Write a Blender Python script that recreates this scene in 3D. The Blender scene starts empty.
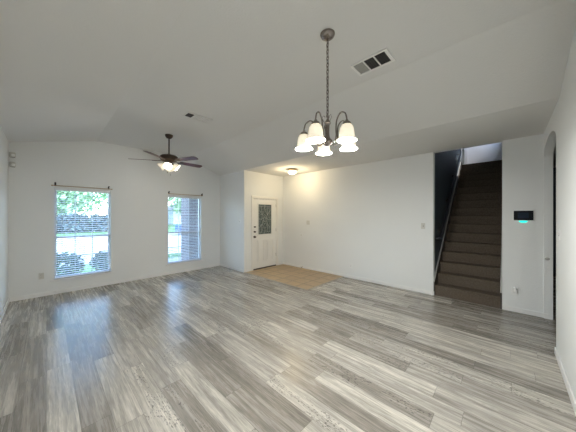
import bpy, bmesh, math, random
from mathutils import Vector, Matrix
random.seed(7)
S = bpy.context.scene
C = S.collection
PI = math.pi
H = 1.52                                   # eye height

# ------------------------------------------------------------------ camera
TH = 0.762                                 # heading, measured from +X
cd = bpy.data.cameras.new('camera'); cam = bpy.data.objects.new('camera', cd); C.objects.link(cam)
cam.location = (0, 0, H); cam.rotation_euler = (PI/2, 0, TH - PI/2)
cd.sensor_width = 36; cd.lens = 36*230.565/576; cd.shift_y = -0.0003
cd.clip_start = 0.05; cd.clip_end = 500
S.camera = cam

# ------------------------------------------------------------------ view, sky, sun, added stair light
S.view_settings.view_transform = 'Standard'; S.view_settings.look = 'None'
S.view_settings.gamma = 1; S.view_settings.use_curve_mapping = False
S.view_settings.exposure = 0.36
w = bpy.data.worlds.new('sky'); S.world = w; w.use_nodes = True
nt = w.node_tree; nt.nodes.clear()
sk = nt.nodes.new('ShaderNodeTexSky'); sk.sky_type = 'NISHITA'; sk.sun_disc = False
sk.sun_elevation = math.radians(48); sk.sun_rotation = math.radians(200)
bg = nt.nodes.new('ShaderNodeBackground'); bg.inputs[1].default_value = 1.25
wo = nt.nodes.new('ShaderNodeOutputWorld')
nt.links.new(sk.outputs[0], bg.inputs[0]); nt.links.new(bg.outputs[0], wo.inputs[0])

def lamp(name, kind, loc, energy, color, rot=(0, 0, 0), **kw):
    d = bpy.data.lights.new(name, kind); d.energy = energy; d.color = color
    for k, v in kw.items(): setattr(d, k, v)
    o = bpy.data.objects.new(name, d); o.location = loc; o.rotation_euler = rot; C.objects.link(o)
    return o
SUN = lamp('sun', 'SUN', (0, 0, 30), 6.0, (1.0, 0.96, 0.9), (math.radians(42), 0, math.radians(38)), angle=0.02)
# added blue area light, out of view upstairs, to brighten the landing
LU = lamp('added_stair_light', 'AREA', (9.05, -0.08, 4.4), 400, (0.38, 0.60, 1.0), (-PI/2, 0, 0), shape='RECTANGLE', size=0.7, size_y=1.0)
CH_W, FAN_W, FL_W = 26.0, 3.2, 15.0        # watts of each bulb: chandelier, fan, flush light
WARM = (0.98, 0.99, 0.98)

# ------------------------------------------------------------------ materials
def mat(name, col, rough=0.6, metal=0.0, bump=None, var=None, emit=None, spec=None):
    m = bpy.data.materials.new(name); m.use_nodes = True
    n = m.node_tree; b = n.nodes['Principled BSDF']
    b.inputs['Base Color'].default_value = (*col, 1); b.inputs['Roughness'].default_value = rough
    b.inputs['Metallic'].default_value = metal
    if spec is not None: b.inputs['Specular IOR Level'].default_value = spec
    tc = n.nodes.new('ShaderNodeTexCoord')
    sc, amt = var if var else (3.0, 0.04)
    no = n.nodes.new('ShaderNodeTexNoise'); no.inputs['Scale'].default_value = sc; no.inputs['Detail'].default_value = 4
    mx = n.nodes.new('ShaderNodeMix'); mx.data_type = 'RGBA'
    mx.inputs[6].default_value = (*[c*(1-amt) for c in col], 1); mx.inputs[7].default_value = (*[min(1, c*(1+amt)) for c in col], 1)
    n.links.new(tc.outputs['Object'], no.inputs['Vector']); n.links.new(no.outputs[0], mx.inputs[0])
    n.links.new(mx.outputs[2], b.inputs['Base Color'])
    if bump:
        n2 = n.nodes.new('ShaderNodeTexNoise'); n2.inputs['Scale'].default_value = bump[0]; n2.inputs['Detail'].default_value = 3
        bp = n.nodes.new('ShaderNodeBump'); bp.inputs['Strength'].default_value = bump[1]; bp.inputs['Distance'].default_value = 0.01
        n.links.new(tc.outputs['Object'], n2.inputs['Vector']); n.links.new(n2.outputs[0], bp.inputs['Height'])
        n.links.new(bp.outputs[0], b.inputs['Normal'])
    if emit:
        b.inputs['Emission Color'].default_value = (*emit[0], 1); b.inputs['Emission Strength'].default_value = emit[1]
    return m

M = dict(
    wall=mat('wall_paint', (0.80, 0.81, 0.795), 0.75, bump=(70, 0.25), var=(1.2, 0.015), spec=0.3),
    ceil=mat('ceiling_paint', (0.76, 0.755, 0.73), 0.9, bump=(60, 0.3), var=(1.0, 0.015), spec=0.2),
    trim=mat('trim_paint', (0.83, 0.83, 0.81), 0.4),
    dark_wall=mat('dark_blue_grey', (0.03, 0.052, 0.07), 0.5),  # even dark blue-grey, used on the left stair wall and hall end
    door=mat('door_paint', (0.82, 0.81, 0.77), 0.4),
    nickel=mat('brushed_nickel', (0.27, 0.235, 0.21), 0.26, 1.0, var=(40, 0.15)),
    bronze=mat('dark_bronze', (0.085, 0.065, 0.052), 0.38, 0.9),
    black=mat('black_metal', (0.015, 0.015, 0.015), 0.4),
    brass=mat('aged_brass', (0.45, 0.30, 0.16), 0.4, 0.8),
    blade=mat('cherry_blade', (0.075, 0.016, 0.014), 0.35, var=(12, 0.4)),
    shade=mat('frosted_shade', (0.9, 0.85, 0.75), 0.3, emit=((1.0, 0.87, 0.64), 0.5), var=(14, 0.08)),
    fanshade=mat('fan_shade', (0.9, 0.85, 0.78), 0.3, emit=((1.0, 0.84, 0.60), 0.55), var=(14, 0.05)),
    dome=mat('dome_glass', (0.9, 0.85, 0.7), 0.3, emit=((1.0, 0.82, 0.45), 1.5)),
    bulb=mat('bulb_glass', (1, 0.95, 0.85), 0.3, emit=((1.0, 0.9, 0.7), 6.0)),
    vinyl=mat('window_vinyl', (0.80, 0.82, 0.84), 0.4),
    slat=mat('blind_slat', (0.80, 0.83, 0.86), 0.5),
    plate=mat('white_plate', (0.82, 0.82, 0.80), 0.35),
    ivory=mat('ivory_plate', (0.62, 0.61, 0.56), 0.4),
    slot=mat('dark_slot', (0.05, 0.05, 0.05), 0.6),
    grille=mat('grille_white', (0.88, 0.87, 0.84), 0.5),
    gdark=mat('grille_dark', (0.035, 0.034, 0.034), 0.8, var=(60, 0.5)),
    ggrey=mat('grille_grey', (0.42, 0.41, 0.38), 0.8, var=(60, 0.15)),
    screen=mat('panel_screen', (0.006, 0.008, 0.012), 0.4, spec=0.15),
    teal=mat('teal_light', (0.02, 0.6, 0.55), 0.4, emit=((0.0, 0.85, 0.72), 1.0)),
    carpet=mat('stair_carpet', (0.14, 0.112, 0.085), 0.95, bump=(220, 0.8), var=(48, 0.6), spec=0.1),
    rail=mat('handrail_paint', (0.02, 0.022, 0.028), 0.35),
    lawn=mat('lawn', (0.10, 0.26, 0.07), 0.95, var=(2.0, 0.4)),
    street=mat('street', (0.42, 0.46, 0.50), 0.9, var=(1.0, 0.1)),
    walk=mat('concrete', (0.55, 0.56, 0.56), 0.9, var=(2.0, 0.08)),
    bark=mat('bark', (0.10, 0.075, 0.06), 0.9, bump=(20, 0.6), var=(8, 0.4)),
    leaf1=mat('leaf_green', (0.18, 0.40, 0.17), 0.7, var=(2.5, 0.55)),
    leaf2=mat('leaf_pale', (0.30, 0.50, 0.30), 0.7, var=(2.5, 0.5)),
    leaf3=mat('leaf_dark', (0.07, 0.14, 0.09), 0.7, var=(4, 0.5)),
    hedge=mat('hedge_leaf', (0.045, 0.085, 0.10), 0.8, var=(2, 0.4)),
    skirt=mat('skirt_brown', (0.06, 0.05, 0.042), 0.5), skirtcap=mat('skirt_cap_grey', (0.42, 0.42, 0.40), 0.5),
    siding=mat('siding', (0.45, 0.50, 0.58), 0.8, var=(3, 0.05)),
    roof=mat('roof_shingle', (0.16, 0.17, 0.20), 0.9, var=(10, 0.3)),
    car=mat('car_paint', (0.06, 0.13, 0.30), 0.25),
    tyre=mat('tyre', (0.02, 0.02, 0.02), 0.8),
    hub=mat('hub', (0.4, 0.4, 0.42), 0.35, 0.8),
    cglass=mat('car_glass', (0.03, 0.05, 0.07), 0.1),
)

def glass_mat(name, tint=(0.93, 0.97, 1.0), refl=0.07):
    m = bpy.data.materials.new(name); m.use_nodes = True; n = m.node_tree; n.nodes.clear()
    o = n.nodes.new('ShaderNodeOutputMaterial'); t = n.nodes.new('ShaderNodeBsdfTransparent'); g = n.nodes.new('ShaderNodeBsdfGlossy')
    t.inputs[0].default_value = (*tint, 1); g.inputs['Roughness'].default_value = 0.02
    x = n.nodes.new('ShaderNodeMixShader'); x.inputs[0].default_value = refl
    n.links.new(t.outputs[0], x.inputs[1]); n.links.new(g.outputs[0], x.inputs[2]); n.links.new(x.outputs[0], o.inputs[0])
    return m
M['glass'] = glass_mat('window_glass')

def leaded_glass():
    m = bpy.data.materials.new('textured_door_glass'); m.use_nodes = True; n = m.node_tree; b = n.nodes['Principled BSDF']
    tc = n.nodes.new('ShaderNodeTexCoord'); v = n.nodes.new('ShaderNodeTexNoise'); v.inputs['Scale'].default_value = 26; v.inputs['Detail'].default_value = 3
    r = n.nodes.new('ShaderNodeValToRGB'); r.color_ramp.elements[0].position = 0.35; r.color_ramp.elements[1].position = 0.68
    r.color_ramp.elements[0].color = (0.035, 0.05, 0.045, 1); r.color_ramp.elements[1].color = (0.22, 0.26, 0.25, 1)
    n.links.new(tc.outputs['Object'], v.inputs['Vector']); n.links.new(v.outputs[0], r.inputs[0]); n.links.new(r.outputs[0], b.inputs['Base Color'])
    b.inputs['Roughness'].default_value = 0.25
    return m
M['leaded'] = leaded_glass()

def N(nt, t, **kw):
    x = nt.nodes.new(t)
    for k, v in kw.items(): setattr(x, k, v)
    return x
def mth(nt, op, a, b=None, c=None):
    x = N(nt, 'ShaderNodeMath', operation=op)
    for i, s in enumerate((a, b, c)):
        if s is None: continue
        if isinstance(s, (int, float)): x.inputs[i].default_value = s
        else: nt.links.new(s, x.inputs[i])
    return x.outputs[0]

def floor_mat():
    m = bpy.data.materials.new('grey_plank_floor'); m.use_nodes = True; t = m.node_tree; b = t.nodes['Principled BSDF']; L = t.links.new
    tc = N(t, 'ShaderNodeTexCoord'); sp = N(t, 'ShaderNodeSeparateXYZ'); L(tc.outputs['Object'], sp.inputs[0])
    X, Y = sp.outputs[0], sp.outputs[1]
    W, LN = 0.172, 1.12
    xr = mth(t, 'DIVIDE', X, W); row = mth(t, 'FLOOR', xr); fx = mth(t, 'SUBTRACT', xr, row)
    wn = N(t, 'ShaderNodeTexWhiteNoise', noise_dimensions='1D'); L(row, wn.inputs['W'])
    yr = mth(t, 'ADD', mth(t, 'DIVIDE', Y, LN), mth(t, 'MULTIPLY', wn.outputs['Value'], 7.0))
    col = mth(t, 'FLOOR', yr); fy = mth(t, 'SUBTRACT', yr, col)
    cb = N(t, 'ShaderNodeCombineXYZ'); L(row, cb.inputs[0]); L(col, cb.inputs[1])
    pid = N(t, 'ShaderNodeTexWhiteNoise', noise_dimensions='3D'); L(cb.outputs[0], pid.inputs['Vector'])
    # tone of each plank
    r = N(t, 'ShaderNodeValToRGB'); e = r.color_ramp.elements
    e[0].position = 0.0; e[0].color = (0.245, 0.226, 0.200, 1)
    e[1].position = 1.0; e[1].color = (0.54, 0.512, 0.458, 1)
    for p, c in ((0.22, (0.33, 0.307, 0.273, 1)), (0.45, (0.425, 0.402, 0.365, 1)), (0.70, (0.50, 0.475, 0.43, 1))):
        q = e.new(p); q.color = c
    L(pid.outputs['Value'], r.inputs[0])
    # grain, stretched along the plank and shifted per plank
    off = N(t, 'ShaderNodeVectorMath', operation='SCALE'); L(pid.outputs['Color'], off.inputs[0]); off.inputs['Scale'].default_value = 37.0
    gv = N(t, 'ShaderNodeCombineXYZ'); L(mth(t, 'MULTIPLY', X, 30.0), gv.inputs[0]); L(mth(t, 'MULTIPLY', Y, 1.3), gv.inputs[1])
    ga = N(t, 'ShaderNodeVectorMath', operation='ADD'); L(gv.outputs[0], ga.inputs[0]); L(off.outputs[0], ga.inputs[1])
    g1 = N(t, 'ShaderNodeTexNoise'); g1.inputs['Scale'].default_value = 1.0; g1.inputs['Detail'].default_value = 8; g1.inputs['Roughness'].default_value = 0.7; g1.inputs['Distortion'].default_value = 0.7
    L(ga.outputs[0], g1.inputs['Vector'])
    gr = N(t, 'ShaderNodeValToRGB'); gr.color_ramp.elements[0].position = 0.38; gr.color_ramp.elements[1].position = 0.62
    gr.color_ramp.elements[0].color = (0.71, 0.70, 0.68, 1); gr.color_ramp.elements[1].color = (1.17, 1.16, 1.14, 1); L(g1.outputs[0], gr.inputs[0])
    fv = N(t, 'ShaderNodeCombineXYZ'); L(mth(t, 'MULTIPLY', X, 150.0), fv.inputs[0]); L(mth(t, 'MULTIPLY', Y, 9.0), fv.inputs[1])
    fa = N(t, 'ShaderNodeVectorMath', operation='ADD'); L(fv.outputs[0], fa.inputs[0]); L(off.outputs[0], fa.inputs[1])
    g4 = N(t, 'ShaderNodeTexNoise'); g4.inputs['Scale'].default_value = 1.0; g4.inputs['Detail'].default_value = 3; L(fa.outputs[0], g4.inputs['Vector'])
    g4r = N(t, 'ShaderNodeMapRange'); g4r.inputs[1].default_value = 0.3; g4r.inputs[2].default_value = 0.7; g4r.inputs[3].default_value = 0.75; g4r.inputs[4].default_value = 1.20; L(g4.outputs[0], g4r.inputs[0])
    # broad white-washed patches
    pv = N(t, 'ShaderNodeCombineXYZ'); L(mth(t, 'MULTIPLY', X, 9.0), pv.inputs[0]); L(mth(t, 'MULTIPLY', Y, 2.2), pv.inputs[1])
    pa = N(t, 'ShaderNodeVectorMath', operation='ADD'); L(pv.outputs[0], pa.inputs[0]); L(off.outputs[0], pa.inputs[1])
    g2 = N(t, 'ShaderNodeTexNoise'); g2.inputs['Scale'].default_value = 1.0; g2.inputs['Detail'].default_value = 3; L(pa.outputs[0], g2.inputs['Vector'])
    g2r = N(t, 'ShaderNodeMapRange'); g2r.inputs[1].default_value = 0.35; g2r.inputs[2].default_value = 0.68; g2r.inputs[3].default_value = 0.84; g2r.inputs[4].default_value = 1.14; L(g2.outputs[0], g2r.inputs[0])
    # rough saw marks and knots on some planks
    sv = N(t, 'ShaderNodeCombineXYZ'); L(mth(t, 'MULTIPLY', X, 120.0), sv.inputs[0]); L(mth(t, 'MULTIPLY', Y, 40.0), sv.inputs[1])
    sa = N(t, 'ShaderNodeVectorMath', operation='ADD'); L(sv.outputs[0], sa.inputs[0]); L(off.outputs[0], sa.inputs[1])
    g3 = N(t, 'ShaderNodeTexNoise'); g3.inputs['Scale'].default_value = 1.0; g3.inputs['Detail'].default_value = 4; L(sa.outputs[0], g3.inputs['Vector'])
    g3r = N(t, 'ShaderNodeMapRange'); g3r.inputs[1].default_value = 0.55; g3r.inputs[2].default_value = 0.62; g3r.inputs[3].default_value = 0.0; g3r.inputs[4].default_value = 0.7; L(g3.outputs[0], g3r.inputs[0])
    sc2 = N(t, 'ShaderNodeSeparateColor'); L(pid.outputs['Color'], sc2.inputs[0])
    some = mth(t, 'GREATER_THAN', sc2.outputs[1], 0.68)
    streak = mth(t, 'MULTIPLY', g3r.outputs[0], mth(t, 'MULTIPLY', some, mth(t, 'GREATER_THAN', g2.outputs[0], 0.52)))
    f = mth(t, 'MULTIPLY', mth(t, 'MULTIPLY', g2r.outputs[0], g4r.outputs[0]), mth(t, 'SUBTRACT', 1.0, streak))
    # seams
    ex = mth(t, 'MINIMUM', fx, mth(t, 'SUBTRACT', 1.0, fx)); ey = mth(t, 'MINIMUM', fy, mth(t, 'SUBTRACT', 1.0, fy))
    seam = mth(t, 'MAXIMUM', mth(t, 'LESS_THAN', ex, 0.010), mth(t, 'LESS_THAN', ey, 0.0018))
    f = mth(t, 'MULTIPLY', f, mth(t, 'SUBTRACT', 1.0, mth(t, 'MULTIPLY', seam, 0.45)))
    v1 = N(t, 'ShaderNodeVectorMath', operation='MULTIPLY'); L(r.outputs[0], v1.inputs[0]); L(gr.outputs[0], v1.inputs[1])
    v2 = N(t, 'ShaderNodeVectorMath', operation='SCALE'); L(v1.outputs[0], v2.inputs[0]); L(f, v2.inputs['Scale'])
    L(v2.outputs[0], b.inputs['Base Color'])
    rr = N(t, 'ShaderNodeMapRange'); rr.inputs[3].default_value = 0.20; rr.inputs[4].default_value = 0.34; L(g1.outputs[0], rr.inputs[0]); L(rr.outputs[0], b.inputs['Roughness'])
    bp = N(t, 'ShaderNodeBump'); bp.inputs['Strength'].default_value = 0.12; bp.inputs['Distance'].default_value = 0.004; L(g1.outputs[0], bp.inputs['Height']); L(bp.outputs[0], b.inputs['Normal'])
    return m
M['floor'] = floor_mat()

def grid_mat(name, c1, c2, grout, bw, bh, off, mortar, rough=0.45, plane='XY'):
    m = bpy.data.materials.new(name); m.use_nodes = True; t = m.node_tree; b = t.nodes['Principled BSDF']; L = t.links.new
    tc = N(t, 'ShaderNodeTexCoord'); br = N(t, 'ShaderNodeTexBrick'); br.offset = off; br.squash = 1
    sp = N(t, 'ShaderNodeSeparateXYZ'); cb = N(t, 'ShaderNodeCombineXYZ'); L(tc.outputs['Object'], sp.inputs[0])
    if plane == 'XY': L(sp.outputs[0], cb.inputs[0]); L(sp.outputs[1], cb.inputs[1])
    else: L(mth(t, 'ADD', sp.outputs[0], sp.outputs[1]), cb.inputs[0]); L(sp.outputs[2], cb.inputs[1])
    L(cb.outputs[0], br.inputs['Vector'])
    br.inputs['Color1'].default_value = (*c1, 1); br.inputs['Color2'].default_value = (*c2, 1); br.inputs['Mortar'].default_value = (*grout, 1)
    br.inputs['Scale'].default_value = 1; br.inputs['Brick Width'].default_value = bw; br.inputs['Row Height'].default_value = bh; br.inputs['Mortar Size'].default_value = mortar
    no = N(t, 'ShaderNodeTexNoise'); no.inputs['Scale'].default_value = 9; no.inputs['Detail'].default_value = 5; L(tc.outputs['Object'], no.inputs['Vector'])
    mr = N(t, 'ShaderNodeMapRange'); mr.inputs[3].default_value = 0.75; mr.inputs[4].default_value = 1.25; L(no.outputs[0], mr.inputs[0])
    v = N(t, 'ShaderNodeVectorMath', operation='SCALE'); L(br.outputs[0], v.inputs[0]); L(mr.outputs[0], v.inputs['Scale']); L(v.outputs[0], b.inputs['Base Color'])
    b.inputs['Roughness'].default_value = rough
    return m
M['tile'] = grid_mat('entry_tile', (0.50, 0.37, 0.215), (0.42, 0.305, 0.18), (0.27, 0.20, 0.13), 0.33, 0.33, 0.0, 0.014, 0.4)
M['brick'] = grid_mat('porch_brick', (0.20, 0.15, 0.16), (0.14, 0.11, 0.13), (0.34, 0.34, 0.36), 0.20, 0.075, 0.5, 0.010, 0.9, 'Z')

# ------------------------------------------------------------------ mesh building
class MB:
    def __init__(s): s.b = bmesh.new()
    def quad(s, vs):
        return s.b.faces.new([s.b.verts.new(v) for v in vs])
    def box(s, a, c, mt=None):
        x0, y0, z0 = a; x1, y1, z1 = c
        if x0 > x1: x0, x1 = x1, x0
        if y0 > y1: y0, y1 = y1, y0
        if z0 > z1: z0, z1 = z1, z0
        P = [Vector(p) for p in ((x0,y0,z0),(x1,y0,z0),(x1,y1,z0),(x0,y1,z0),(x0,y0,z1),(x1,y0,z1),(x1,y1,z1),(x0,y1,z1))]
        if mt: P = [mt @ p for p in P]
        v = [s.b.verts.new(p) for p in P]
        for f in ((3,2,1,0),(4,5,6,7),(0,1,5,4),(1,2,6,5),(2,3,7,6),(3,0,4,7)): s.b.faces.new([v[i] for i in f])
        return s
    def prism(s, poly, d, to):
        """poly: 2-D outline; to(p, t) -> 3-D point for t in 0..d"""
        n = len(poly)
        A = [s.b.verts.new(to(p, 0)) for p in poly]; B = [s.b.verts.new(to(p, d)) for p in poly]
        s.b.faces.new(A[::-1]); s.b.faces.new(B)
        for i in range(n): j = (i+1) % n; s.b.faces.new((A[i], A[j], B[j], B[i]))
        return s
    def lathe(s, prof, org=(0,0,0), seg=20, mt=None, cap=True):
        rings = []; o = Vector(org)
        for r, z in prof:
            if r < 1e-5:
                p = o + Vector((0, 0, z)); rings.append([s.b.verts.new(mt @ p if mt else p)])
            else:
                R = []
                for k in range(seg):
                    p = o + Vector((r*math.cos(2*PI*k/seg), r*math.sin(2*PI*k/seg), z)); R.append(s.b.verts.new(mt @ p if mt else p))
                rings.append(R)
        for A, B in zip(rings, rings[1:]):
            for k in range(seg):
                j = (k+1) % seg
                if len(A) == 1 and len(B) == 1: continue
                if len(A) == 1: s.b.faces.new((A[0], B[j], B[k]))
                elif len(B) == 1: s.b.faces.new((A[k], A[j], B[0]))
                else: s.b.faces.new((A[k], A[j], B[j], B[k]))
        if cap:
            for R in (rings[0], rings[-1]):
                if len(R) > 2: s.b.faces.new(R)
        return s
    def tube(s, pts, r, seg=8, closed=False):
        pts = [Vector(p) for p in pts]; n = len(pts); rings = []
        for i, p in enumerate(pts):
            if closed: d = pts[(i+1) % n] - pts[i-1]
            else: d = pts[min(i+1, n-1)] - pts[max(i-1, 0)]
            d.normalize(); a = Vector((0, 0, 1)) if abs(d.z) < 0.9 else Vector((1, 0, 0))
            u = d.cross(a).normalized(); v = d.cross(u)
            rr = r[i] if isinstance(r, (list, tuple)) else r
            rings.append([s.b.verts.new(p + u*rr*math.cos(2*PI*k/seg) + v*rr*math.sin(2*PI*k/seg)) for k in range(seg)])
        m = n if closed else n-1
        for i in range(m):
            A, B = rings[i], rings[(i+1) % n]
            for k in range(seg): j = (k+1) % seg; s.b.faces.new((A[k], A[j], B[j], B[k]))
        if not closed: s.b.faces.new(rings[0]); s.b.faces.new(rings[-1])
        return s
    def build(s, name, m, parent=None, smooth=False, bevel=0, loc=(0,0,0), solid=0):
        bmesh.ops.recalc_face_normals(s.b, faces=s.b.faces)
        me = bpy.data.meshes.new(name); s.b.to_mesh(me); s.b.free()
        me.materials.append(M[m] if isinstance(m, str) else m)
        if smooth:
            for p in me.polygons: p.use_smooth = True
            try: me.set_sharp_from_angle(angle=math.radians(40))
            except Exception: pass
        o = bpy.data.objects.new(name, me); C.objects.link(o); o.location = loc
        if parent: o.parent = parent
        if solid:
            d = o.modifiers.new('thickness', 'SOLIDIFY'); d.thickness = solid
        if bevel:
            d = o.modifiers.new('bevel', 'BEVEL'); d.width = bevel; d.segments = 2; d.limit_method = 'ANGLE'
        return o

def thing(name, label, cat, loc=(0,0,0), rotz=0, group=None):
    o = bpy.data.objects.new(name, None); C.objects.link(o); o.empty_display_size = 0.1
    o.location = loc; o.rotation_euler = (0, 0, rotz); o['label'] = label; o['category'] = cat
    if group: o['group'] = group
    return o
def tag(o, label, cat, group=None, kind=None):
    o['label'] = label; o['category'] = cat
    if group: o['group'] = group
    if kind: o['kind'] = kind
    return o
def struct(o): o['kind'] = 'structure'; return o
def dup(root, loc, rotz=None, label=None):
    def cp(o, par):
        c = o.copy(); C.objects.link(c); c.parent = par
        for ch in list(o.children): cp(ch, c)
        return c
    r = cp(root, None); r.location = loc
    if rotz is not None: r.rotation_euler = (0, 0, rotz)
    if label: r['label'] = label
    return r

# ------------------------------------------------------------------ room dimensions
U0, V1, U2, V2, U3, V3 = -0.461, 6.362, 3.659, 5.116, 5.126, -0.384
ZL, ZH = 2.745, 3.119
T = 0.12
ST0, ST1 = 0.07, 1.035                      # stair opening along the long wall

# floor, tiled entry
struct(MB().box((-0.6, -1.85, -0.12), (9.0, 6.5, 0)).build('floor', 'floor'))
struct(MB().box((U2+0.03, 2.985, 0.0003), (U3, V2+0.10, 0.006)).build('floor_entry_tile', 'tile'))
struct(MB().box((U2-0.0, 2.95, 0.0003), (U3, 2.985, 0.009)).box((U2-0.005, 2.95, 0.0003), (U2+0.03, V2, 0.009)).build('trim_8', mat('tile_edge_strip', (0.40, 0.36, 0.30), 0.5)))

# ceiling: slope up, flat, slope down, low flat part
k = (ZH-2.819)/(0.731-U0)
prof = [(-0.6, 2.819-k*0.139), (0.731, ZH), (2.628, ZH), (U2, ZL), (U3+0.001, ZL), (U3+0.001, 3.4), (-0.6, 3.4)]
struct(MB().prism(prof, 8.36, lambda p, t: (p[0], -1.85+t, p[1])).build('ceiling', 'ceil'))

# window wall with two openings
W1 = (0.103, 0.985, 0.285, 2.065); W2 = (2.165, 3.062, 0.262, 2.052)
def wall_y(y0, y1, x0, x1, z1, holes):
    m = MB(); x = x0
    for (a, b, c, d) in holes:
        m.box((x, y0, 0), (a, y1, z1)); m.box((a, y0, 0), (b, y1, c)); m.box((a, y0, d), (b, y1, z1)); x = b
    m.box((x, y0, 0), (x1, y1, z1)); return m
struct(wall_y(V1, V1+0.15, -0.6, U2+0.14, 3.3, [W1, W2]).build('wall_far', 'wall'))
struct(MB().box((U2, V2, 0), (U2+0.14, V1-0.0005, 3.0)).build('wall_entry_side', 'wall'))
struct(wall_y(V2, V2+0.14, U2+0.1405, U3+T, 3.0, [(3.948, 4.864, 0, 2.025)]).build('wall_entry', 'wall'))
struct(MB().box((U3, ST1, 0), (U3+T, V2-0.0005, 3.0)).build('wall_right', 'wall'))
m = MB().box((-0.6, -1.85, 0), (U0, V1-0.0005, 3.0))
struct(m.build('wall_left', 'wall'))
# near right wall with arch
AX0, AX1, AZ, AT = 3.886, 5.108, 2.37, 2.565
out = [(-0.46, 0), (AX0, 0)]
for i in range(0, 25):
    a = PI - PI*i/24
    out.append(((AX0+AX1)/2 + (AX1-AX0)/2*math.cos(a), AZ+(AT-AZ)*math.sin(a)))
out += [(AX1, 0), (U3+T, 0), (U3+T, 3.35), (-0.46, 3.35)]
struct(MB().prism(out, -0.092, lambda p, t: (p[0], V3+t, p[1])).build('wall_arch', 'wall'))
# pier between arch and stairs
struct(MB().box((U3, V3+0.0005, 0), (U3+T, ST0-0.0005, 3.0)).build('wall_pier', 'wall'))
# hall behind the arch
struct(MB().box((-0.6, -1.85, 0), (9.0, -1.73, 3.0)).build('wall_hall', 'wall'))
struct(MB().box((8.9, -1.729, 0), (9.0, -0.06, 3.0)).box((U3+T, -0.17, 0), (8.9, -0.06, 3.0)).box((2.9, -1.729, 0), (3.0, V3-0.12, 3.0)).build('wall_hall_end', 'dark_wall'))  # coloured dark to stand in for the unlit depth of the hall
struct(MB().box((U3+0.002, -1.85, ZL), (9.0, -0.062, 2.95)).build('ceiling_hall', 'ceil'))

# baseboards
BH, BT = 0.072, 0.013
def bb(name, a, c): return struct(MB().box(a, c).build(name, 'trim', bevel=0.003))
bb('baseboard_far', (U0+BT, V1-BT, 0), (U2-BT, V1, BH))
bb('baseboard_left', (U0, 3.55, 0), (U0+BT, V1, BH))
bb('baseboard_entry_side', (U2-BT, V2-BT, 0), (U2, V1-BT, BH))
m = MB().box((U2, V2-BT, 0), (3.89, V2, BH)).box((4.922, V2-BT, 0.006), (U3-BT, V2, BH+0.006)); struct(m.build('baseboard_entry', 'trim', bevel=0.003))
m = MB().box((U3-BT, ST1, 0.0), (U3, 2.949, BH)).box((U3-BT, 2.949, 0.009), (U3, V2-BT, BH)).box((U3-BT, ST1-BT, 0), (U3+0.03, ST1-0.0005, BH)); struct(m.build('baseboard_right', 'trim', bevel=0.003))
bb('baseboard_pier', (U3-BT, V3+BT, 0), (U3, ST0, BH))
m = MB().box((U0+0.02, V3, 0), (AX0, V3+BT, BH)).box((AX1, V3, 0), (U3, V3+BT, BH)).box((AX1-BT, V3-0.092, 0), (AX1, V3, BH)); struct(m.build('baseboard_arch', 'trim', bevel=0.003))

# ------------------------------------------------------------------ windows
def window(idx, W):
    x0, x1, z0, z1 = W
    root = bpy.data.objects.new('window_%d' % idx, None); C.objects.link(root); root.location = (x0, V1, z0); struct(root)
    w_, h_ = x1-x0, z1-z0; y0, y1 = 0.070, 0.125; f = 0.035
    m = MB().box((0.001, y0, 0.001), (f, y1, h_-0.001)).box((w_-f, y0, 0.001), (w_-0.001, y1, h_-0.001)).box((f, y0, 0.001), (w_-f, y1, f)).box((f, y0, h_-f), (w_-f, y1, h_-0.001))
    m.build('window_frame', 'vinyl', root)
    mid = h_*0.455
    MB().box((f, y0-0.005, mid-0.02), (w_-f, y1-0.01, mid+0.02)).build('meeting_rail', 'vinyl', root)
    for (a, b) in ((f, mid-0.02), (mid+0.02, h_-f)):
        sash = MB()
        n = 3
        for k2 in range(1, n): sash.box((f+(w_-2*f)*k2/n-0.006, 0.090, a), (f+(w_-2*f)*k2/n+0.006, 0.100, b))
        sash.box((f, 0.0905, (a+b)/2-0.006), (w_-f, 0.0995, (a+b)/2+0.006))
        sash.build('muntin', 'vinyl', root)
        MB().box((f, 0.104, a), (w_-f, 0.108, b)).build('window_pane', 'glass', root)
    MB().box((-0.045, -0.03, -0.028), (w_+0.045, 0.0695, -0.0005)).build('window_sill', 'trim', root, bevel=0.004)
    return root
# the sill needs room: lower the wall below each window a touch is not needed, it laps the wall face
window(1, W1); window(2, W2)

def blind(W, label):
    x0, x1, z0, z1 = W; w_, h_ = x1-x0-0.012, z1-z0
    t = thing('venetian_blind', label, 'blind', (x0+0.006, V1+0.036, z0+0.004), group='white horizontal blinds in the front windows')
    MB().box((0, -0.026, h_-0.052), (w_, 0.028, h_-0.006)).build('head_rail', 'slat', t, bevel=0.002)
    m = MB(); n = 40; a = math.radians(11)
    for i in range(n):
        z = 0.045+(h_-0.12)*i/(n-1)
        R = Matrix.Translation((0, 0, z)) @ Matrix.Rotation(a, 4, 'X')
        m.box((0.002, -0.025, -0.0013), (w_-0.002, 0.025, 0.0013), R)
    m.build('slats', 'slat', t)
    MB().box((0.002, -0.025, 0.004), (w_-0.002, 0.025, 0.022)).build('bottom_rail', 'slat', t, bevel=0.002)
    m = MB()
    for fx in (0.12, 0.5, 0.88):
        for y in (-0.027, 0.0265): m.tube([(w_*fx, y, 0.02), (w_*fx, y, h_-0.05)], 0.0012, 4)
    m.build('ladder_cord', 'slat', t)
    m = MB().tube([(0.03, -0.030, h_-0.06), (0.032, -0.032, h_*0.50)], 0.0035, 6); m.build('tilt_wand', 'slat', t)
    p = MB().tube([(w_-0.05, -0.030, h_-0.06), (w_-0.05, -0.031, h_*0.55)], 0.0018, 5); p.lathe([(0.001, 0), (0.010, 0.01), (0.008, 0.045), (0.001, 0.05)], (w_-0.05, -0.031, h_*0.55-0.05), 8)
    p.build('pull_cord', 'slat', t)
    return t
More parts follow.
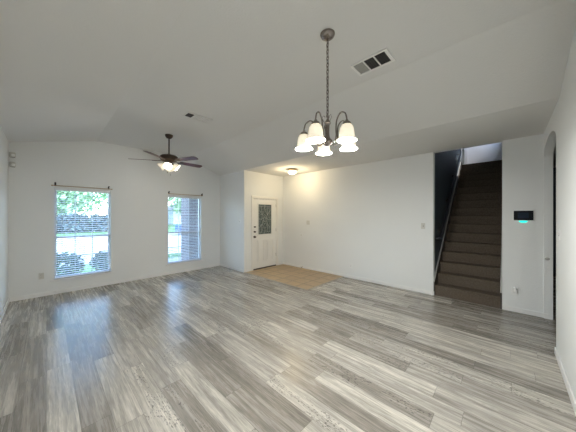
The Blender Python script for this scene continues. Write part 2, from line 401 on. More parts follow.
blind(W1, 'white horizontal blind in the left window, the one farther from the entry')
blind(W2, 'white horizontal blind in the right window, the one nearer the entry')

def rod(x0, x1, z, bx0, bx1, label):
    t = thing('curtain_rod', label, 'curtain rod', (x0, V1, z), group='thin curtain rods over the windows')
    L = x1-x0
    MB().tube([(0, -0.045, 0), (L, -0.045, 0)], 0.0065, 8).build('rod', 'brass', t, smooth=True)
    for x in (bx0-x0, bx1-x0):
        m = MB().box((x-0.012, -0.006, -0.005), (x+0.012, -0.0003, 0.055)); m.box((x-0.006, -0.052, 0.008), (x+0.006, -0.006, 0.020)); m.box((x-0.006, -0.052, 0.008), (x+0.006, -0.045, 0.045))
        m.lathe([(0.001, 0), (0.013, 0.006), (0.013, 0.02), (0.001, 0.027)], (x, -0.048, 0.04), 10)
        m.build('bracket', 'black', t)
    for x in (0, L):
        MB().lathe([(0.001, -0.012), (0.012, -0.006), (0.012, 0.006), (0.001, 0.012)], (x, -0.045, 0), 10).build('finial', 'brass', t)
rod(0.075, 0.995, 2.105, 0.12, 0.945, 'thin brassy curtain rod on black brackets above the left window')
rod(2.165, 3.085, 2.092, 2.185, 3.075, 'thin brassy curtain rod on black brackets above the right window')

# ------------------------------------------------------------------ front door
t = bpy.data.objects.new('door_1', None); C.objects.link(t); t.location = (3.948, V2, 0); struct(t)
DW = 0.916
m = MB().box((0.001, 0.0, 0), (0.022, 0.139, 2.023)).box((DW-0.022, 0.0, 0), (DW-0.001, 0.139, 2.023)).box((0.022, 0.0, 2.003), (DW-0.022, 0.139, 2.023)); m.build('door_jamb', 'door', t)
m = MB().box((-0.055, -0.016, 0.0), (0.004, -0.0003, 2.08)).box((DW-0.004, -0.016, 0.0065), (DW+0.055, -0.0003, 2.08)).box((-0.055, -0.017, 2.02), (DW+0.055, -0.0003, 2.08)); m.build('door_casing', 'door', t, bevel=0.004)
# slab with a lite opening: x .17-.745, z .99-1.87
gx0, gx1, gz0, gz1 = 0.205, 0.715, 0.985, 1.855
m = MB(); ya, yb = 0.018, 0.062
m.box((0.025, ya, 0.035), (gx0, yb, 1.998)).box((gx1, ya, 0.035), (DW-0.025, yb, 1.998)).box((gx0, ya, 0.035), (gx1, yb, gz0)).box((gx0, ya, gz1), (gx1, yb, 1.998))
slab = m.build('door_slab', 'door', t)
m = MB(); q = 0.03
for a, c in (((gx0-q, 0.010, gz0-q), (gx0+0.008, 0.0179, gz1+q)), ((gx1-0.008, 0.010, gz0-q), (gx1+q, 0.0179, gz1+q)), ((gx0+0.008, 0.010, gz0-q), (gx1-0.008, 0.0179, gz0+0.008)), ((gx0+0.008, 0.010, gz1-0.008), (gx1-0.008, 0.0179, gz1+q))): m.box(a, c)
m.build('glass_surround', 'door', slab, bevel=0.003)
MB().box((gx0+0.001, 0.034, gz0+0.001), (gx1-0.001, 0.042, gz1-0.001)).build('door_glass', 'leaded', slab)
m = MB(); cx, cz = (gx0+gx1)/2, (gz0+gz1)/2
def strip(pts, closed=False): m.tube([(x, 0.030, z) for x, z in pts], 0.0042, 5, closed)
strip([(gx0+0.06, gz0+0.06), (gx1-0.06, gz0+0.06), (gx1-0.06, gz1-0.06), (gx0+0.06, gz1-0.06)], True)
strip([(cx, gz0+0.14), (cx+0.10, cz-0.12), (cx+0.05, cz), (cx+0.10, cz+0.12), (cx, gz1-0.14), (cx-0.10, cz+0.12), (cx-0.05, cz), (cx-0.10, cz-0.12)], True)
strip([(cx, cz-0.15), (cx+0.12, cz), (cx, cz+0.15), (cx-0.12, cz)], True)
strip([(cx+0.05*math.cos(a), cz+0.07*math.sin(a)) for a in [2*PI*i/16 for i in range(16)]], True)
strip([(cx, gz0+0.005), (cx, gz0+0.14)]); strip([(cx, gz1-0.005), (cx, gz1-0.14)])
for sx in (-1, 1):
    strip([(cx+sx*0.12, cz), (cx+sx*0.25, cz)]); strip([(cx+sx*0.10, cz+0.12), (cx+sx*0.195, cz+0.25)]); strip([(cx+sx*0.10, cz-0.12), (cx+sx*0.195, cz-0.25)])
    strip([(cx+sx*0.12, gz0+0.06), (cx+sx*0.10, cz-0.12)]); strip([(cx+sx*0.12, gz1-0.06), (cx+sx*0.10, cz+0.12)])
m.build('lead_lines', mat('lead_came', (0.42, 0.44, 0.43), 0.4, 0.3), slab)
for x in (0.165, 0.49):                                     # two raised lower panels
    m = MB(); a0, a1, b0, b1 = x, x+0.265, 0.20, 0.83
    for p, r in (((a0, b0), (a1, b0+0.022)), ((a0, b1-0.022), (a1, b1)), ((a0, b0+0.022), (a0+0.022, b1-0.022)), ((a1-0.022, b0+0.022), (a1, b1-0.022))):
        m.box((p[0], 0.003, p[1]), (r[0], 0.0179, r[1]))
    m.box((a0+0.05, 0.005, b0+0.05), (a1-0.05, 0.0179, b1-0.05)); m.build('door_panel', 'door', slab, bevel=0.004)
def knobset(x, z, r, name):
    R = Matrix.Translation((x, 0.018, z)) @ Matrix.Rotation(PI/2, 4, 'X')
    m = MB().lathe([(r, 0), (r, 0.008), (0.012, 0.012), (0.012, 0.03), (r*0.7, 0.036), (r*0.85, 0.05), (r*0.6, 0.062), (0, 0.065)], (0, 0, 0), 14, R)
    m.build(name, 'bronze', slab, smooth=True)
knobset(0.068, 0.93, 0.033, 'door_knob'); knobset(0.068, 1.075, 0.026, 'deadbolt'); knobset(0.068, 1.21, 0.020, 'deadbolt')
MB().box((0.023, 0.0, 0.0063), (DW-0.023, 0.138, 0.020)).build('threshold', 'black', t)
MB().box((0.022, 0.030, 1.9985), (DW-0.022, 0.060, 2.0028)).build('head_shadow_strip', 'black', t)  # black strip standing in for the shadow line under the head casing
MB().box((0.025, 0.014, 0.0205), (DW-0.025, 0.060, 0.0345)).build('door_sweep', 'black', slab)
for z in (0.3, 1.05, 1.78):
    MB().tube([(DW-0.022, 0.012, z), (DW-0.022, 0.012, z+0.09)], 0.006, 8).build('hinge', 'nickel', slab)

# ------------------------------------------------------------------ stairwell
RZ, RN, NS = 3.05/16, 0.230, 16
SX = U3+0.025
st = thing('staircase', 'dark brown carpeted staircase climbing from the floor between two walls', 'staircase', (SX, ST0, 0))
WD = ST1-ST0
for i in range(NS-1):
    m = MB(); x, z = RN*i, RZ*i
    m.prism([(x, z-(0.02 if i else 0)), (x+RN+0.02, z-(0.02 if i else 0)), (x+RN+0.02, z+RZ), (x, z+RZ), (x-0.006, z+RZ-0.004), (x-0.008, z+RZ-0.014), (x-0.006, z+RZ-0.03), (x, z+RZ-0.09)], WD-0.048,
            lambda p, tt: (p[0], 0.024+tt, p[1]))
    m.build('step', 'carpet', st)
x, z = RN*15, RZ*15
MB().box((x, 0.024, z), (x+1.0, WD-0.024, z+RZ)).build('landing', 'carpet', st)
for y in (0.001, WD-0.021):
    m = MB().prism([(-0.02, 0.0), (0.30, 0.0), (RN*15+0.2, RZ*15-0.1), (RN*15+0.2, RZ*16+0.09), (RN*15-0.02, RZ*16+0.09), (0.10, 0.38), (-0.02, 0.26)], 0.020, lambda p, tt: (p[0], y+tt, p[1]))
    sb = m.build('skirt_board', 'skirt', st)
    MB().prism([(0.10, 0.38), (RN*15-0.02, RZ*16+0.09), (RN*15-0.02, RZ*16+0.118), (0.10, 0.408), (-0.02, 0.28), (-0.02, 0.26)], 0.021, lambda p, tt: (p[0], y+tt-(0 if y < 0.5 else 0.001), p[1])).build('skirt_cap', 'skirtcap', sb)
ZT = 5.45
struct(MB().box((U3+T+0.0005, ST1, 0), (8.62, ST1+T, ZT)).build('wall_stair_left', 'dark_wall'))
struct(MB().box((U3+T+0.0005, ST0-T, 0), (8.70, ST0-0.0005, ZT)).box((8.70, ST0-T, 0), (9.4, ST0-0.0005, 3.9)).box((8.70, ST0-T, 4.9), (9.4, ST0-0.0005, ZT)).box((9.4, ST0-T, 0), (9.75, ST0-0.0005, ZT)).build('wall_stair_right', 'wall'))
struct(MB().box((9.63, ST0, 2.9), (9.75, 3.0, ZT)).build('wall_landing', 'wall'))
struct(MB().box((8.62, ST1+0.0005, 2.6), (9.63, 3.0, 3.05)).build('floor_landing', 'carpet'))
struct(MB().box((8.50, ST1+T+0.0005, 3.05), (8.62, 3.0, ZT)).box((8.50, 3.0, 2.6), (9.75, 3.12, ZT)).build('wall_landing_side', 'wall'))
struct(MB().box((U3, -0.1, ZT), (9.75, 3.12, ZT+0.1)).build('ceiling_stair', 'ceil'))
struct(MB().box((U3+0.002, ST0, ZL+0.002), (U3+T, ST1-0.0005, ZT)).box((U3+0.002, ST1-0.0005, 3.001), (U3+T, ST1+T, ZT)).box((U3+0.002, ST0-T, 3.001), (U3+T, ST0, ZT)).build('wall_stair_front', 'wall'))
struct(MB().box((9.602, 0.96, 3.05), (9.6295, 1.06, 5.2)).build('trim_9', 'trim'))
# added upstairs window frame, unseen, round the landing light
r = bpy.data.objects.new('window_3', None); C.objects.link(r); r.location = (8.70, ST0-T, 3.9); struct(r)
MB().box((0.001, 0.03, 0.001), (0.04, 0.07, 0.999)).box((0.66, 0.03, 0.001), (0.699, 0.07, 0.999)).box((0.04, 0.03, 0.001), (0.66, 0.07, 0.04)).box((0.04, 0.03, 0.96), (0.66, 0.07, 0.999)).build('window_frame', 'vinyl', r)

# handrail on the left stair wall
hr = thing('handrail', 'dark sloping handrail on the left wall of the stairs', 'handrail', (U3, ST1, 0))
sl = RZ/RN
pa = (0.22, -0.075, RZ+0.90); L = 3.0
MB().tube([(pa[0]-0.02, -0.003, pa[2]-0.02), (pa[0]-0.01, -0.06, pa[2]-0.01), pa, (pa[0]+L, -0.075, pa[2]+sl*L), (pa[0]+L+0.01, -0.003, pa[2]+sl*L)], 0.022, 10).build('rail', 'rail', hr, smooth=True)
for d in (0.25, 1.05, 1.85, 2.7):
    m = MB().tube([(pa[0]+d, -0.075, pa[2]+sl*d-0.02), (pa[0]+d, -0.07, pa[2]+sl*d-0.06), (pa[0]+d, -0.002, pa[2]+sl*d-0.08)], 0.007, 6)
    R = Matrix.Translation((pa[0]+d, -0.0005, pa[2]+sl*d-0.08)) @ Matrix.Rotation(PI/2, 4, 'X'); m.lathe([(0.026, 0), (0.022, 0.008), (0, 0.01)], (0,0,0), 12, R)
    m.build('rail_bracket', 'nickel', hr)

# ------------------------------------------------------------------ ceiling fan
def dir_cam(phi): a = TH - PI/2 + math.radians(phi); return a
fan = thing('ceiling_fan', 'bronze ceiling fan with five dark cherry blades and a lit glass cluster', 'ceiling fan', (1.675, 4.851, ZH))
MB().lathe([(0.0, -0.001), (0.072, -0.001), (0.070, -0.03), (0.045, -0.065), (0.018, -0.075), (0, -0.075)], seg=24).build('canopy', 'bronze', fan, smooth=True)
MB().lathe([(0.013, -0.07), (0.013, -0.40)], seg=12).build('downrod', 'bronze', fan, smooth=True)
MB().lathe([(0.0, -0.375), (0.03, -0.38), (0.035, -0.405), (0.135, -0.410), (0.160, -0.430), (0.160, -0.495), (0.12, -0.53), (0.06, -0.54), (0, -0.54)], seg=28).build('motor_housing', 'bronze', fan, smooth=True)
for i in range(5):
    R = Matrix.Rotation(dir_cam(-93+72*i), 4, 'Z')
    pitch = Matrix.Translation((0, 0, -0.515)) @ Matrix.Rotation(math.radians(-12), 4, 'X')
    outl = [(0.20, -0.052), (0.24, -0.06), (0.62, -0.070), (0.675, -0.062), (0.695, -0.035), (0.70, 0), (0.695, 0.035), (0.675, 0.062), (0.62, 0.070), (0.24, 0.06), (0.20, 0.052)]
    b_ = MB().prism(outl, 0.008, lambda p, tt: R @ pitch @ Vector((p[0], p[1], tt-0.004))).build('blade', 'blade', fan, bevel=0.002)
    m = MB().box((0.09, -0.014, -0.006), (0.19, 0.014, 0.002), R @ Matrix.Translation((0, 0, -0.515)))
    m.prism([(0.17, -0.02), (0.20, -0.045), (0.27, -0.045), (0.30, 0), (0.27, 0.045), (0.20, 0.045), (0.17, 0.02)], 0.005, lambda p, tt: R @ pitch @ Vector((p[0], p[1], tt-0.0095)))
    m.build('blade_arm', 'bronze', b_)
hubk = MB().lathe([(0, -0.54), (0.05, -0.541), (0.062, -0.56), (0.062, -0.585), (0.04, -0.60), (0.015, -0.615), (0, -0.617)], seg=24).build('light_kit', 'bronze', fan, smooth=True)
def bell(prof, mt, nm, m_, par, th=0.003):
    mb = MB().lathe(prof, seg=24, mt=mt, cap=False); return mb.build(nm, m_, par, smooth=True, solid=th)
for i in range(4):
    a = dir_cam(-70+90*i); A = Matrix.Rotation(a, 4, 'Z')
    base = A @ Matrix.Translation((0.058, 0, -0.572)) @ Matrix.Rotation(math.radians(-52), 4, 'Y')
    MB().lathe([(0.020, 0.0), (0.022, -0.015), (0.030, -0.022), (0.030, -0.034), (0.0, -0.035)], seg=14, mt=base).build('socket', 'bronze', fan, smooth=True)
    bell([(0.026, -0.03), (0.034, -0.045), (0.052, -0.075), (0.062, -0.10), (0.072, -0.118), (0.078, -0.124)], base, 'lamp_shade', 'fanshade', fan)
    MB().lathe([(0.0, -0.036), (0.014, -0.04), (0.022, -0.065), (0.018, -0.085), (0, -0.094)], seg=12, mt=base).build('bulb', 'bulb', fan, smooth=True)
    p = fan.matrix_world @ base @ Vector((0, 0, -0.135)) + Vector(fan.location) if False else (base @ Vector((0, 0, -0.112))) + Vector(fan.location)
    l = lamp('fan_bulb_light', 'POINT', p, FAN_W, WARM, shadow_soft_size=0.03)
for x, z in ((0.03, -0.78), (-0.03, -0.74)):
    m = MB().tube([(x, 0, -0.60), (x, 0, z)], 0.0015, 4); m.lathe([(0, 0), (0.006, 0.004), (0.005, 0.02), (0, 0.025)], (x, 0, z-0.02), 8); m.build('pull_chain', 'nickel', fan)

# ------------------------------------------------------------------ chandelier
ch = thing('chandelier', 'brushed nickel chandelier with five lit bell glass shades on a long chain', 'chandelier', (1.707, 1.148, ZH))
MB().lathe([(0, -0.001), (0.064, -0.001), (0.064, -0.008), (0.055, -0.025), (0.030, -0.045), (0.010, -0.052), (0, -0.054)], seg=28).build('canopy', 'nickel', ch, smooth=True)
m = MB(); z = -0.05; i = 0
while z > -0.715:
    pts = []
    for kx in range(12):
        a = 2*PI*kx/12; u_, v_ = 0.0105*math.cos(a), 0.020*math.sin(a)
        pts.append((u_, 0, z-0.017+v_) if i % 2 == 0 else (0, u_, z-0.017+v_))
    m.tube(pts, 0.0036, 5, True); z -= 0.0295; i += 1
m.tube([(0.004, 0.004, -0.05), (-0.004, 0.005, -0.3), (0.005, -0.004, -0.55), (0, 0, -0.73)], 0.002, 5)
m.build('chain', 'nickel', ch)
zb = ZH-2.38
m = MB().tube([(0.018*math.cos(2*PI*i/16), 0, -0.728+0.018*math.sin(2*PI*i/16)) for i in range(16)], 0.003, 6, True)
m.lathe([(0, -0.742), (0.008, -0.744), (0.012, -0.76), (0.026, -0.775), (0.030, -0.785), (0.018, -0.80), (0.017, -0.815), (0.015, -0.86), (0.018, -0.90), (0.024, -0.92), (0.040, -0.935), (0.044, -0.955), (0.034, -0.975), (0.014, -0.99), (0.010, -1.005), (0.013, -1.012), (0.008, -1.03), (0, -1.035)], seg=24)
m.build('column', 'nickel', ch, smooth=True)
for i in range(3):
    a = 2*PI*i/3+0.3                                            # wire scrolls round the top of the column
    pts = [(math.cos(a)*r, math.sin(a)*r, zz) for r, zz in ((0.012, -0.79), (0.035, -0.77), (0.048, -0.745), (0.040, -0.722), (0.024, -0.725), (0.022, -0.742))]
    MB().tube(pts, 0.003, 6).build('scroll', 'nickel', ch, smooth=True)
def bez(P, n=22):
    out = []
    k_ = len(P)
    for i in range(k_-1):
        p0, p1, p2, p3 = P[max(i-1, 0)], P[i], P[i+1], P[min(i+2, k_-1)]
        for j in range(6):
            q = j/6.0
            out.append(tuple(0.5*((2*p1[c]) + (-p0[c]+p2[c])*q + (2*p0[c]-5*p1[c]+4*p2[c]-p3[c])*q*q + (-p0[c]+3*p1[c]-3*p2[c]+p3[c])*q**3) for c in range(2)))
    out.append(P[-1]); return out
armc = bez([(0.036, -0.955), (0.075, -0.975), (0.100, -0.93), (0.098, -0.86), (0.108, -0.79), (0.150, -0.745), (0.195, -0.765), (0.212, -0.81), (0.213, -0.835)])
for i in range(5):
    a = dir_cam(-126+72*i); ca, sa = math.cos(a), math.sin(a)
    arm = MB().tube([(r*ca, r*sa, zz) for r, zz in armc], 0.0062, 7).build('arm', 'nickel', ch, smooth=True)
    B = Matrix.Translation((0.213*ca, 0.213*sa, -0.835))
    MB().lathe([(0.0, 0.012), (0.010, 0.010), (0.014, 0.0), (0.030, -0.012), (0.034, -0.022), (0.034, -0.036), (0.0, -0.037)], seg=18, mt=B).build('socket', 'nickel', arm, smooth=True)
    bell([(0.028, -0.030), (0.036, -0.036), (0.048, -0.055), (0.054, -0.085), (0.057, -0.118), (0.064, -0.140), (0.076, -0.156), (0.080, -0.160)], B, 'lamp_shade', 'shade', ch)
    MB().lathe([(0.0, -0.038), (0.012, -0.04), (0.014, -0.06), (0.026, -0.085), (0.026, -0.10), (0.016, -0.12), (0, -0.126)], seg=14, mt=B).build('bulb', 'bulb', ch, smooth=True)
    p = Vector(ch.location) + B @ Vector((0, 0, -0.153))
    lamp('chandelier_bulb_light', 'POINT', p, CH_W, WARM, shadow_soft_size=0.03)

# ------------------------------------------------------------------ flush light over the entry
fl = thing('flush_ceiling_light', 'round lit glass flush light with brass ring over the entry', 'ceiling light', (4.46, 4.10, ZL))
MB().lathe([(0, -0.001), (0.115, -0.001), (0.12, -0.012), (0.12, -0.035), (0.105, -0.04), (0, -0.04)], seg=28).build('mounting_ring', 'brass', fl, smooth=True)
MB().lathe([(0.108, -0.0405), (0.126, -0.055), (0.128, -0.075), (0.112, -0.10), (0.07, -0.122), (0.0, -0.13)], seg=28).build('glass_bowl', 'dome', fl, smooth=True)
lamp('entry_bulb_light', 'POINT', (4.46, 4.10, ZL-0.19), FL_W, (1.0, 0.80, 0.50), shadow_soft_size=0.06)

# ------------------------------------------------------------------ ceiling grilles
g = thing('return_air_grille', 'white ceiling grille with two dark sections and one pale one by the chandelier', 'vent', (2.345, 1.025, ZH))
hx, hy_ = 0.118, 0.190; z0, z1 = -0.014, -0.0005
m = MB().box((-hx, -hy_, z0), (-hx+0.022, hy_, z1)).box((hx-0.022, -hy_, z0), (hx, hy_, z1)).box((-hx+0.022, -hy_, z0), (hx-0.022, -hy_+0.030, z1)).box((-hx+0.022, hy_-0.022, z0), (hx-0.022, hy_, z1))
ys = [-hy_+0.030, -hy_+0.137, -hy_+0.247, hy_-0.022]
for y in ys[1:3]: m.box((-hx+0.022, y-0.006, z0), (hx-0.022, y+0.006, z1))
m.build('grille_frame', 'grille', g, bevel=0.002)
for kx in range(3):
    a, b = ys[kx]+(0.007 if kx else 0.001), ys[kx+1]-(0.007 if kx < 2 else 0.001)
    f_ = MB().box((-hx+0.023, a, -0.006), (hx-0.023, b, -0.0006)).build('grille_section', 'ggrey' if kx == 2 else 'gdark', g)
    m = MB()
    for j in range(9):
        x = -hx+0.034+j*0.0212; m.box((x-0.0012, a, -0.012), (x+0.0012, b, -0.0065))
    m.build('louvers', 'ggrey' if kx == 2 else mat('louver_dark', (0.10, 0.10, 0.10), 0.6), f_)
g = thing('supply_vent', 'small ceiling vent near the fan, one end open and dark', 'vent', (1.70, 3.64, ZH), rotz=0)
m = MB().box((-0.205, -0.095, z0), (0.205, -0.078, z1)).box((-0.205, 0.078, z0), (0.205, 0.095, z1)).box((-0.205, -0.078, z0), (-0.190, 0.078, z1)).box((0.190, -0.078, z0), (0.205, 0.078, z1)).box((-0.085, -0.078, z0), (-0.076, 0.078, z1))
m.build('vent_frame', 'ceil', g)
MB().box((-0.189, -0.077, -0.008), (-0.086, 0.077, -0.0006)).build('open_section', 'gdark', g)
m = MB()
for j in range(8):
    x = -0.066+j*0.033; m.box((x, -0.077, -0.009), (x+0.026, 0.077, -0.006), Matrix.Identity(4))
m.build('louvers', 'ceil', g)
MB().box((-0.075, -0.077, -0.005), (0.189, 0.077, -0.0006)).build('vent_backing', 'ggrey', g)

# ------------------------------------------------------------------ plates, switches, outlets. Local frame: plate in XZ, facing -Y
def plate(name, label, cat, loc, rz, kind, w_=0.07, h_=0.115, mm='plate', group=None):
    t = thing(name, label, cat, loc, rz, group)
    MB().box((-w_/2, -0.006, -h_/2), (w_/2, -0.0003, h_/2)).build('cover_plate', mm, t, bevel=0.002)
    if kind == 'switch':
        m = MB().box((-0.005, -0.018, -0.011), (0.005, -0.0062, 0.011)); m.build('toggle', mm, t, bevel=0.001); MB().box((-0.008, -0.0072, -0.016), (0.008, -0.0061, 0.016)).build('toggle_slot', 'slot', t)
    elif kind == 'rocker':
        for x in (-0.024, 0.024): MB().box((x-0.016, -0.010, -0.033), (x+0.016, -0.0062, 0.033)).build('rocker', mm, t, bevel=0.001)
    elif kind == 'outlet':
        for z in (-0.02, 0.02):
            m = MB().box((-0.017, -0.0085, z-0.014), (0.017, -0.0062, z+0.014)); s_ = m.build('socket', mm, t)
            MB().box((-0.008, -0.0095, z-0.006), (-0.005, -0.0086, z+0.006)).box((0.005, -0.0095, z-0.006), (0.008, -0.0095+0.0009, z+0.006)).build('slot', 'slot', s_)
    return t
RL = -PI/2                                                        # plates on walls whose face looks to -X
plate('wall_outlet', 'grey beige outlet low on the wall left of the left window', 'outlet', (-0.066, V1, 0.385), 0, 'outlet', mm='ivory')
plate('wall_outlet', 'small white outlet low on the wall right of the right window', 'outlet', (3.175, V1, 0.375), 0, 'outlet')
plate('light_switch', 'white switch plate on the short wall left of the front door', 'light switch', (U2, 5.33, 1.365), RL, 'switch')
plate('light_switch', 'double rocker switch plate on the long wall near the entry', 'light switch', (U3, 4.10, 1.33), RL, 'rocker', 0.115, 0.115, 'ivory')
plate('light_switch', 'single ivory switch plate just left of the stair opening', 'light switch', (U3, 1.21, 1.32), RL, 'switch', mm='ivory')
plate('wall_outlet', 'white outlet low on the long wall beside the tiled entry', 'outlet', (U3, 2.77, 0.30), RL, 'outlet')
plate('light_switch', 'white switch plate on the near wall just before the arch', 'light switch', (3.63, V3, 1.33), PI, 'switch')
t = thing('wall_plug', 'tiny round ivory plug below the double switch on the long wall', 'wall plug', (U3, 4.36, 0.96), RL)
MB().lathe([(0, 0.0003), (0.022, 0.0003), (0.020, 0.008), (0, 0.010)], seg=14, mt=Matrix.Rotation(PI/2, 4, 'X')).build('cap', 'ivory', t, smooth=True)
t = thing('door_stop', 'little spring door stop on the baseboard by the entry tiles', 'door stop', (U3-BT, 4.28, 0.05), RL)
m = MB().tube([(0, -0.001, 0), (0, -0.06, 0)], 0.007, 8); m.build('spring', 'brass', t); MB().tube([(0, -0.0601, 0), (0, -0.078, 0)], 0.010, 8).build('tip', 'black', t)
# outlet with a round white plug-in on the pier
t = plate('wall_outlet', 'white outlet low on the pier between stairs and arch', 'outlet', (U3, -0.074, 0.325), RL, 'outlet', 0.08, 0.125)
t = thing('air_freshener', 'white plug-in freshener stuck in the outlet on the pier', 'air freshener', (U3-0.0102, -0.080, 0.345), RL)
MB().box((-0.022, -0.030, -0.035), (0.022, -0.0006, 0.012)).build('plug_body', 'plate', t, bevel=0.008)
MB().lathe([(0, -0.008), (0.017, -0.006), (0.019, 0.0), (0.019, 0.020), (0.012, 0.030), (0, 0.032)], (0, -0.018, 0.013+0.008), 16).build('refill', 'plate', t, smooth=True)
# touch panel
t = thing('alarm_panel', 'black touch screen panel with teal glow, on the pier beside the stairs', 'control panel', (U3, -0.170, 1.525), RL)
MB().box((-0.115, -0.018, -0.082), (0.115, -0.0003, 0.082)).build('housing', 'plate', t, bevel=0.004)
MB().box((-0.105, -0.0215, -0.074), (0.110, -0.0181, 0.074)).build('touch_screen', 'screen', t, bevel=0.002)
MB().box((-0.060, -0.0235, -0.045), (0.060, -0.0216, 0.045)).build('display', mat('dim_display', (0.012, 0.022, 0.04), 0.4, spec=0.15), t)
MB().prism([(-0.050, -0.0825), (0.050, -0.0825), (0.040, -0.100), (0.020, -0.110), (-0.020, -0.110), (-0.040, -0.100)], 0.010, lambda p, tt: (p[0], -0.004-tt, p[1])).build('status_light', 'teal', t, bevel=0.002)
# arch jamb fitting
t = thing('jamb_plate', 'small grey oval plate on the inside face of the arch', 'plate', (AX1, V3-0.035, 0.885), RL)
MB().lathe([(0, 0.0003), (0.022, 0.0003), (0.020, 0.008), (0, 0.012)], seg=16, mt=Matrix.Scale(1.25, 4, (1, 0, 0)) @ Matrix.Rotation(PI/2, 4, 'X')).build('oval_cap', 'ggrey', t, smooth=True)
# corner sensors
for z, lab in ((2.60, 'upper of two small grey sensors high in the left corner'), (2.43, 'lower of two small grey sensors high in the left corner, with pale lens')):
    t = thing('wall_sensor', lab, 'sensor', (-0.405, V1, z), 0, 'small sensors high in the left corner')
    MB().box((-0.040, -0.045, -0.045), (0.028, -0.0003, 0.045)).build('sensor_body', 'ivory', t, bevel=0.012)
    MB().box((-0.042, -0.038, -0.040), (-0.0405, -0.006, 0.038)).box((-0.034, -0.040, -0.047), (0.022, -0.006, -0.0455)).build('dark_edge', 'slot', t)  # dark strips along the left side and underside
    MB().lathe([(0, 0.0), (0.024, 0.0), (0.020, 0.010), (0, 0.016)], seg=14, mt=Matrix.Translation((0.0, -0.0455, -0.010)) @ Matrix.Rotation(PI/2, 4, 'X')).build('lens', 'plate', t, smooth=True)

# ------------------------------------------------------------------ outdoors
GZ = -0.15
struct(MB().box((-60, 6.52, GZ-0.2), (90, 10.6, GZ)).box((-60, 25, GZ-0.2), (90, 90, GZ)).build('lawn', 'lawn'))
struct(MB().box((-60, 10.6, GZ-0.2), (90, 12.2, GZ+0.01)).box((-60, 12.2, GZ-0.2), (90, 25, GZ-0.02)).build('street', 'street'))
struct(MB().box((U2+0.15, V2+0.15, GZ-0.2), (6.2, 9.5, GZ+0.05)).box((2.0, 7.6, GZ-0.2), (U2+0.15, 9.5, GZ+0.03)).build('porch_slab', 'walk'))
struct(MB().box((2.9, 6.53, 2.75), (6.3, 8.6, 2.95)).box((3.81, 5.3, 2.75), (6.3, 6.53, 2.95)).build('porch_roof', 'trim'))
o = MB().box((3.00, 7.05, GZ+0.001), (3.62, 7.62, 2.749)).build('porch_column', 'brick'); tag(o, 'brick porch column seen through the right window', 'column')

def leaves(n, cx_, rx, rz_, s_, rnd):
    m = MB()
    for i in range(n):
        while True:
            p = Vector((rnd.uniform(-1, 1), rnd.uniform(-1, 1), rnd.uniform(-1, 1)))
            if 0.35 < p.length < 1: break
        q = Vector((p.x*rx, p.y*rx, p.z*rz_)) + Vector(cx_)
        a = Vector((rnd.gauss(0, 1), rnd.gauss(0, 1), rnd.gauss(0, 1))).normalized(); b = a.orthogonal().normalized(); c = a.cross(b)
        m.quad([q-b*s_, q+c*s_*0.6, q+b*s_, q-c*s_*0.6])
    return m
def tree(x, y, h, r, lf, label, seed, name='tree'):
    rnd = random.Random(seed); t = thing(name, label, 'tree', (x, y, GZ), group='trees across the street')
    m = MB().tube([(0, 0, 0), (0.08, 0.0, h*0.3), (0, 0.05, h*0.7)], [0.03*h, 0.022*h, 0.008*h], 8)
    for i in range(5):
        a = rnd.uniform(0, 6.28); m.tube([(0.05, 0, h*0.33), (r*0.5*math.cos(a), r*0.5*math.sin(a), h*0.62)], [0.012*h, 0.004*h], 6)
    m.build('trunk', 'bark', t, smooth=True)
    leaves(3600, (0, 0, h*0.54), r, h*0.45, 0.20+0.01*h, rnd).build('crown', lf, t)
def shrub(x, y, h, r, lf, label, seed, group):
    rnd = random.Random(seed); t = thing('shrub', label, 'shrub', (x, y, GZ), group=group)
    m = MB()
    for i in range(7):
        a = rnd.uniform(0, 6.28); m.tube([(0, 0, 0), (r*0.5*math.cos(a), r*0.5*math.sin(a), h*0.7)], 0.01, 5)
    m.build('stems', 'bark', t)
    leaves(900, (0, 0, h*0.56), r, h*0.46, 0.045, rnd).build('foliage', lf, t)
tree(0.2, 37, 10, 3.7, 'leaf2', 'pale green tree at the left edge of the left window view', 1)
tree(9.2, 40, 11, 4.0, 'leaf1', 'mid green tree at the right edge of the left window view', 2)
tree(2.6, 58, 16, 7.5, 'leaf1', 'large tree standing farthest back beyond the lawn', 3)
tree(17.5, 38, 10, 4.5, 'leaf2', 'pale tree showing through the left half of the right window', 4)
shrub(0.30, 8.0, 0.75, 0.40, 'leaf3', 'dark shrub under the left window, left one of the pair', 11, 'shrubs below the left window')
shrub(1.22, 8.15, 0.70, 0.42, 'leaf3', 'dark shrub under the left window, right one of the pair', 12, 'shrubs below the left window')
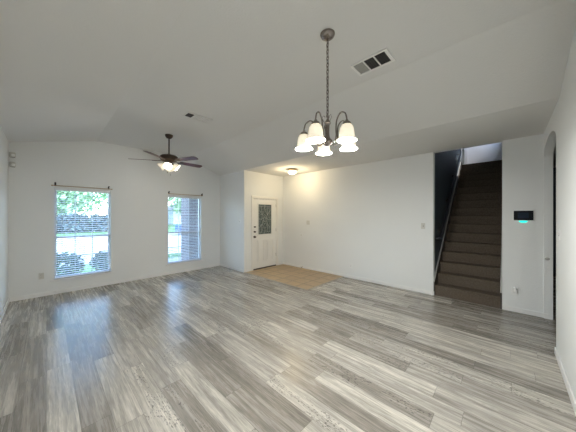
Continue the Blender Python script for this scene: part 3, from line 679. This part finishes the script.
def hedge(x, y, w_, h_, label, seed):
    rnd = random.Random(seed); t = thing('hedge', label, 'hedge', (x, y, GZ), group='hedges across the street')
    m = MB()
    m.tube([(-w_*0.98, 0, 0.1), (w_*0.98, 0, 0.1)], 0.06, 5).build('stem', 'bark', t)
    m = MB()
    for i in range(2600):
        q = Vector((rnd.uniform(-w_, w_), rnd.uniform(-0.7, 0.7), rnd.uniform(0.05, 1)*h_))
        a = Vector((rnd.gauss(0, 1), rnd.gauss(0, 1), rnd.gauss(0, 1))).normalized(); b = a.orthogonal().normalized(); c = a.cross(b)
        m.quad([q-b*0.22, q+c*0.15, q+b*0.22, q-c*0.15])
    m.build('foliage', 'hedge', t)
hedge(1.6, 30.5, 6.0, 1.75, 'long dark hedge behind the far lawn in the left window view', 31)
# house across the street
def house(x, y, w_, d_, h_, label):
    t = thing('house', label, 'house', (x, y, GZ))
    MB().box((0, 0, 0), (w_, d_, h_)).build('walls', 'siding', t)
    MB().prism([(-0.4, h_), (w_+0.4, h_), (w_/2, h_+w_*0.22)], d_+0.6, lambda p, tt: (p[0], tt-0.3, p[1]+0.01)).build('roof', 'roof', t)
    for fx in (0.15, 0.7):
        f_ = MB().box((w_*fx, -0.05, 0.9), (w_*fx+1.3, -0.001, 2.2)).build('house_window', 'vinyl', t); MB().box((w_*fx+0.08, -0.07, 0.98), (w_*fx+1.22, -0.051, 2.12)).build('pane', 'cglass', f_)
    MB().box((w_*0.42, -0.05, 0.0), (w_*0.42+1.0, -0.001, 2.1)).build('house_door', 'trim', t)
house(17, 47, 14, 8, 2.9, 'blue grey house across the street beyond the right window')
def car(x, y, label):
    t = thing('parked_car', label, 'car', (x, y, GZ-0.02))
    MB().prism([(-2.2, 0.25), (2.2, 0.25), (2.25, 0.6), (2.1, 0.85), (1.2, 0.95), (0.65, 1.42), (-0.9, 1.45), (-1.6, 0.98), (-2.15, 0.9), (-2.25, 0.5)], 1.7, lambda p, tt: (p[0], tt, p[1])).build('car_body', 'car', t, bevel=0.06)
    MB().prism([(1.0, 0.98), (0.58, 1.34), (-0.85, 1.36), (-1.35, 0.99)], 1.72, lambda p, tt: (p[0], tt-0.01, p[1])).build('car_windows', 'cglass', t)
    for x_ in (-1.4, 1.4):
        for y_ in (0.0, 1.5):
            w2 = MB().tube([(x_, y_-0.02, 0.32), (x_, y_+0.2, 0.32)], 0.32, 18).build('wheel', 'tyre', t); MB().tube([(x_, y_-0.03, 0.32), (x_, y_+0.21, 0.32)], 0.18, 14).build('hubcap', 'hub', w2)
car(10.2, 20.0, 'blue car parked in the street, seen through the right window')
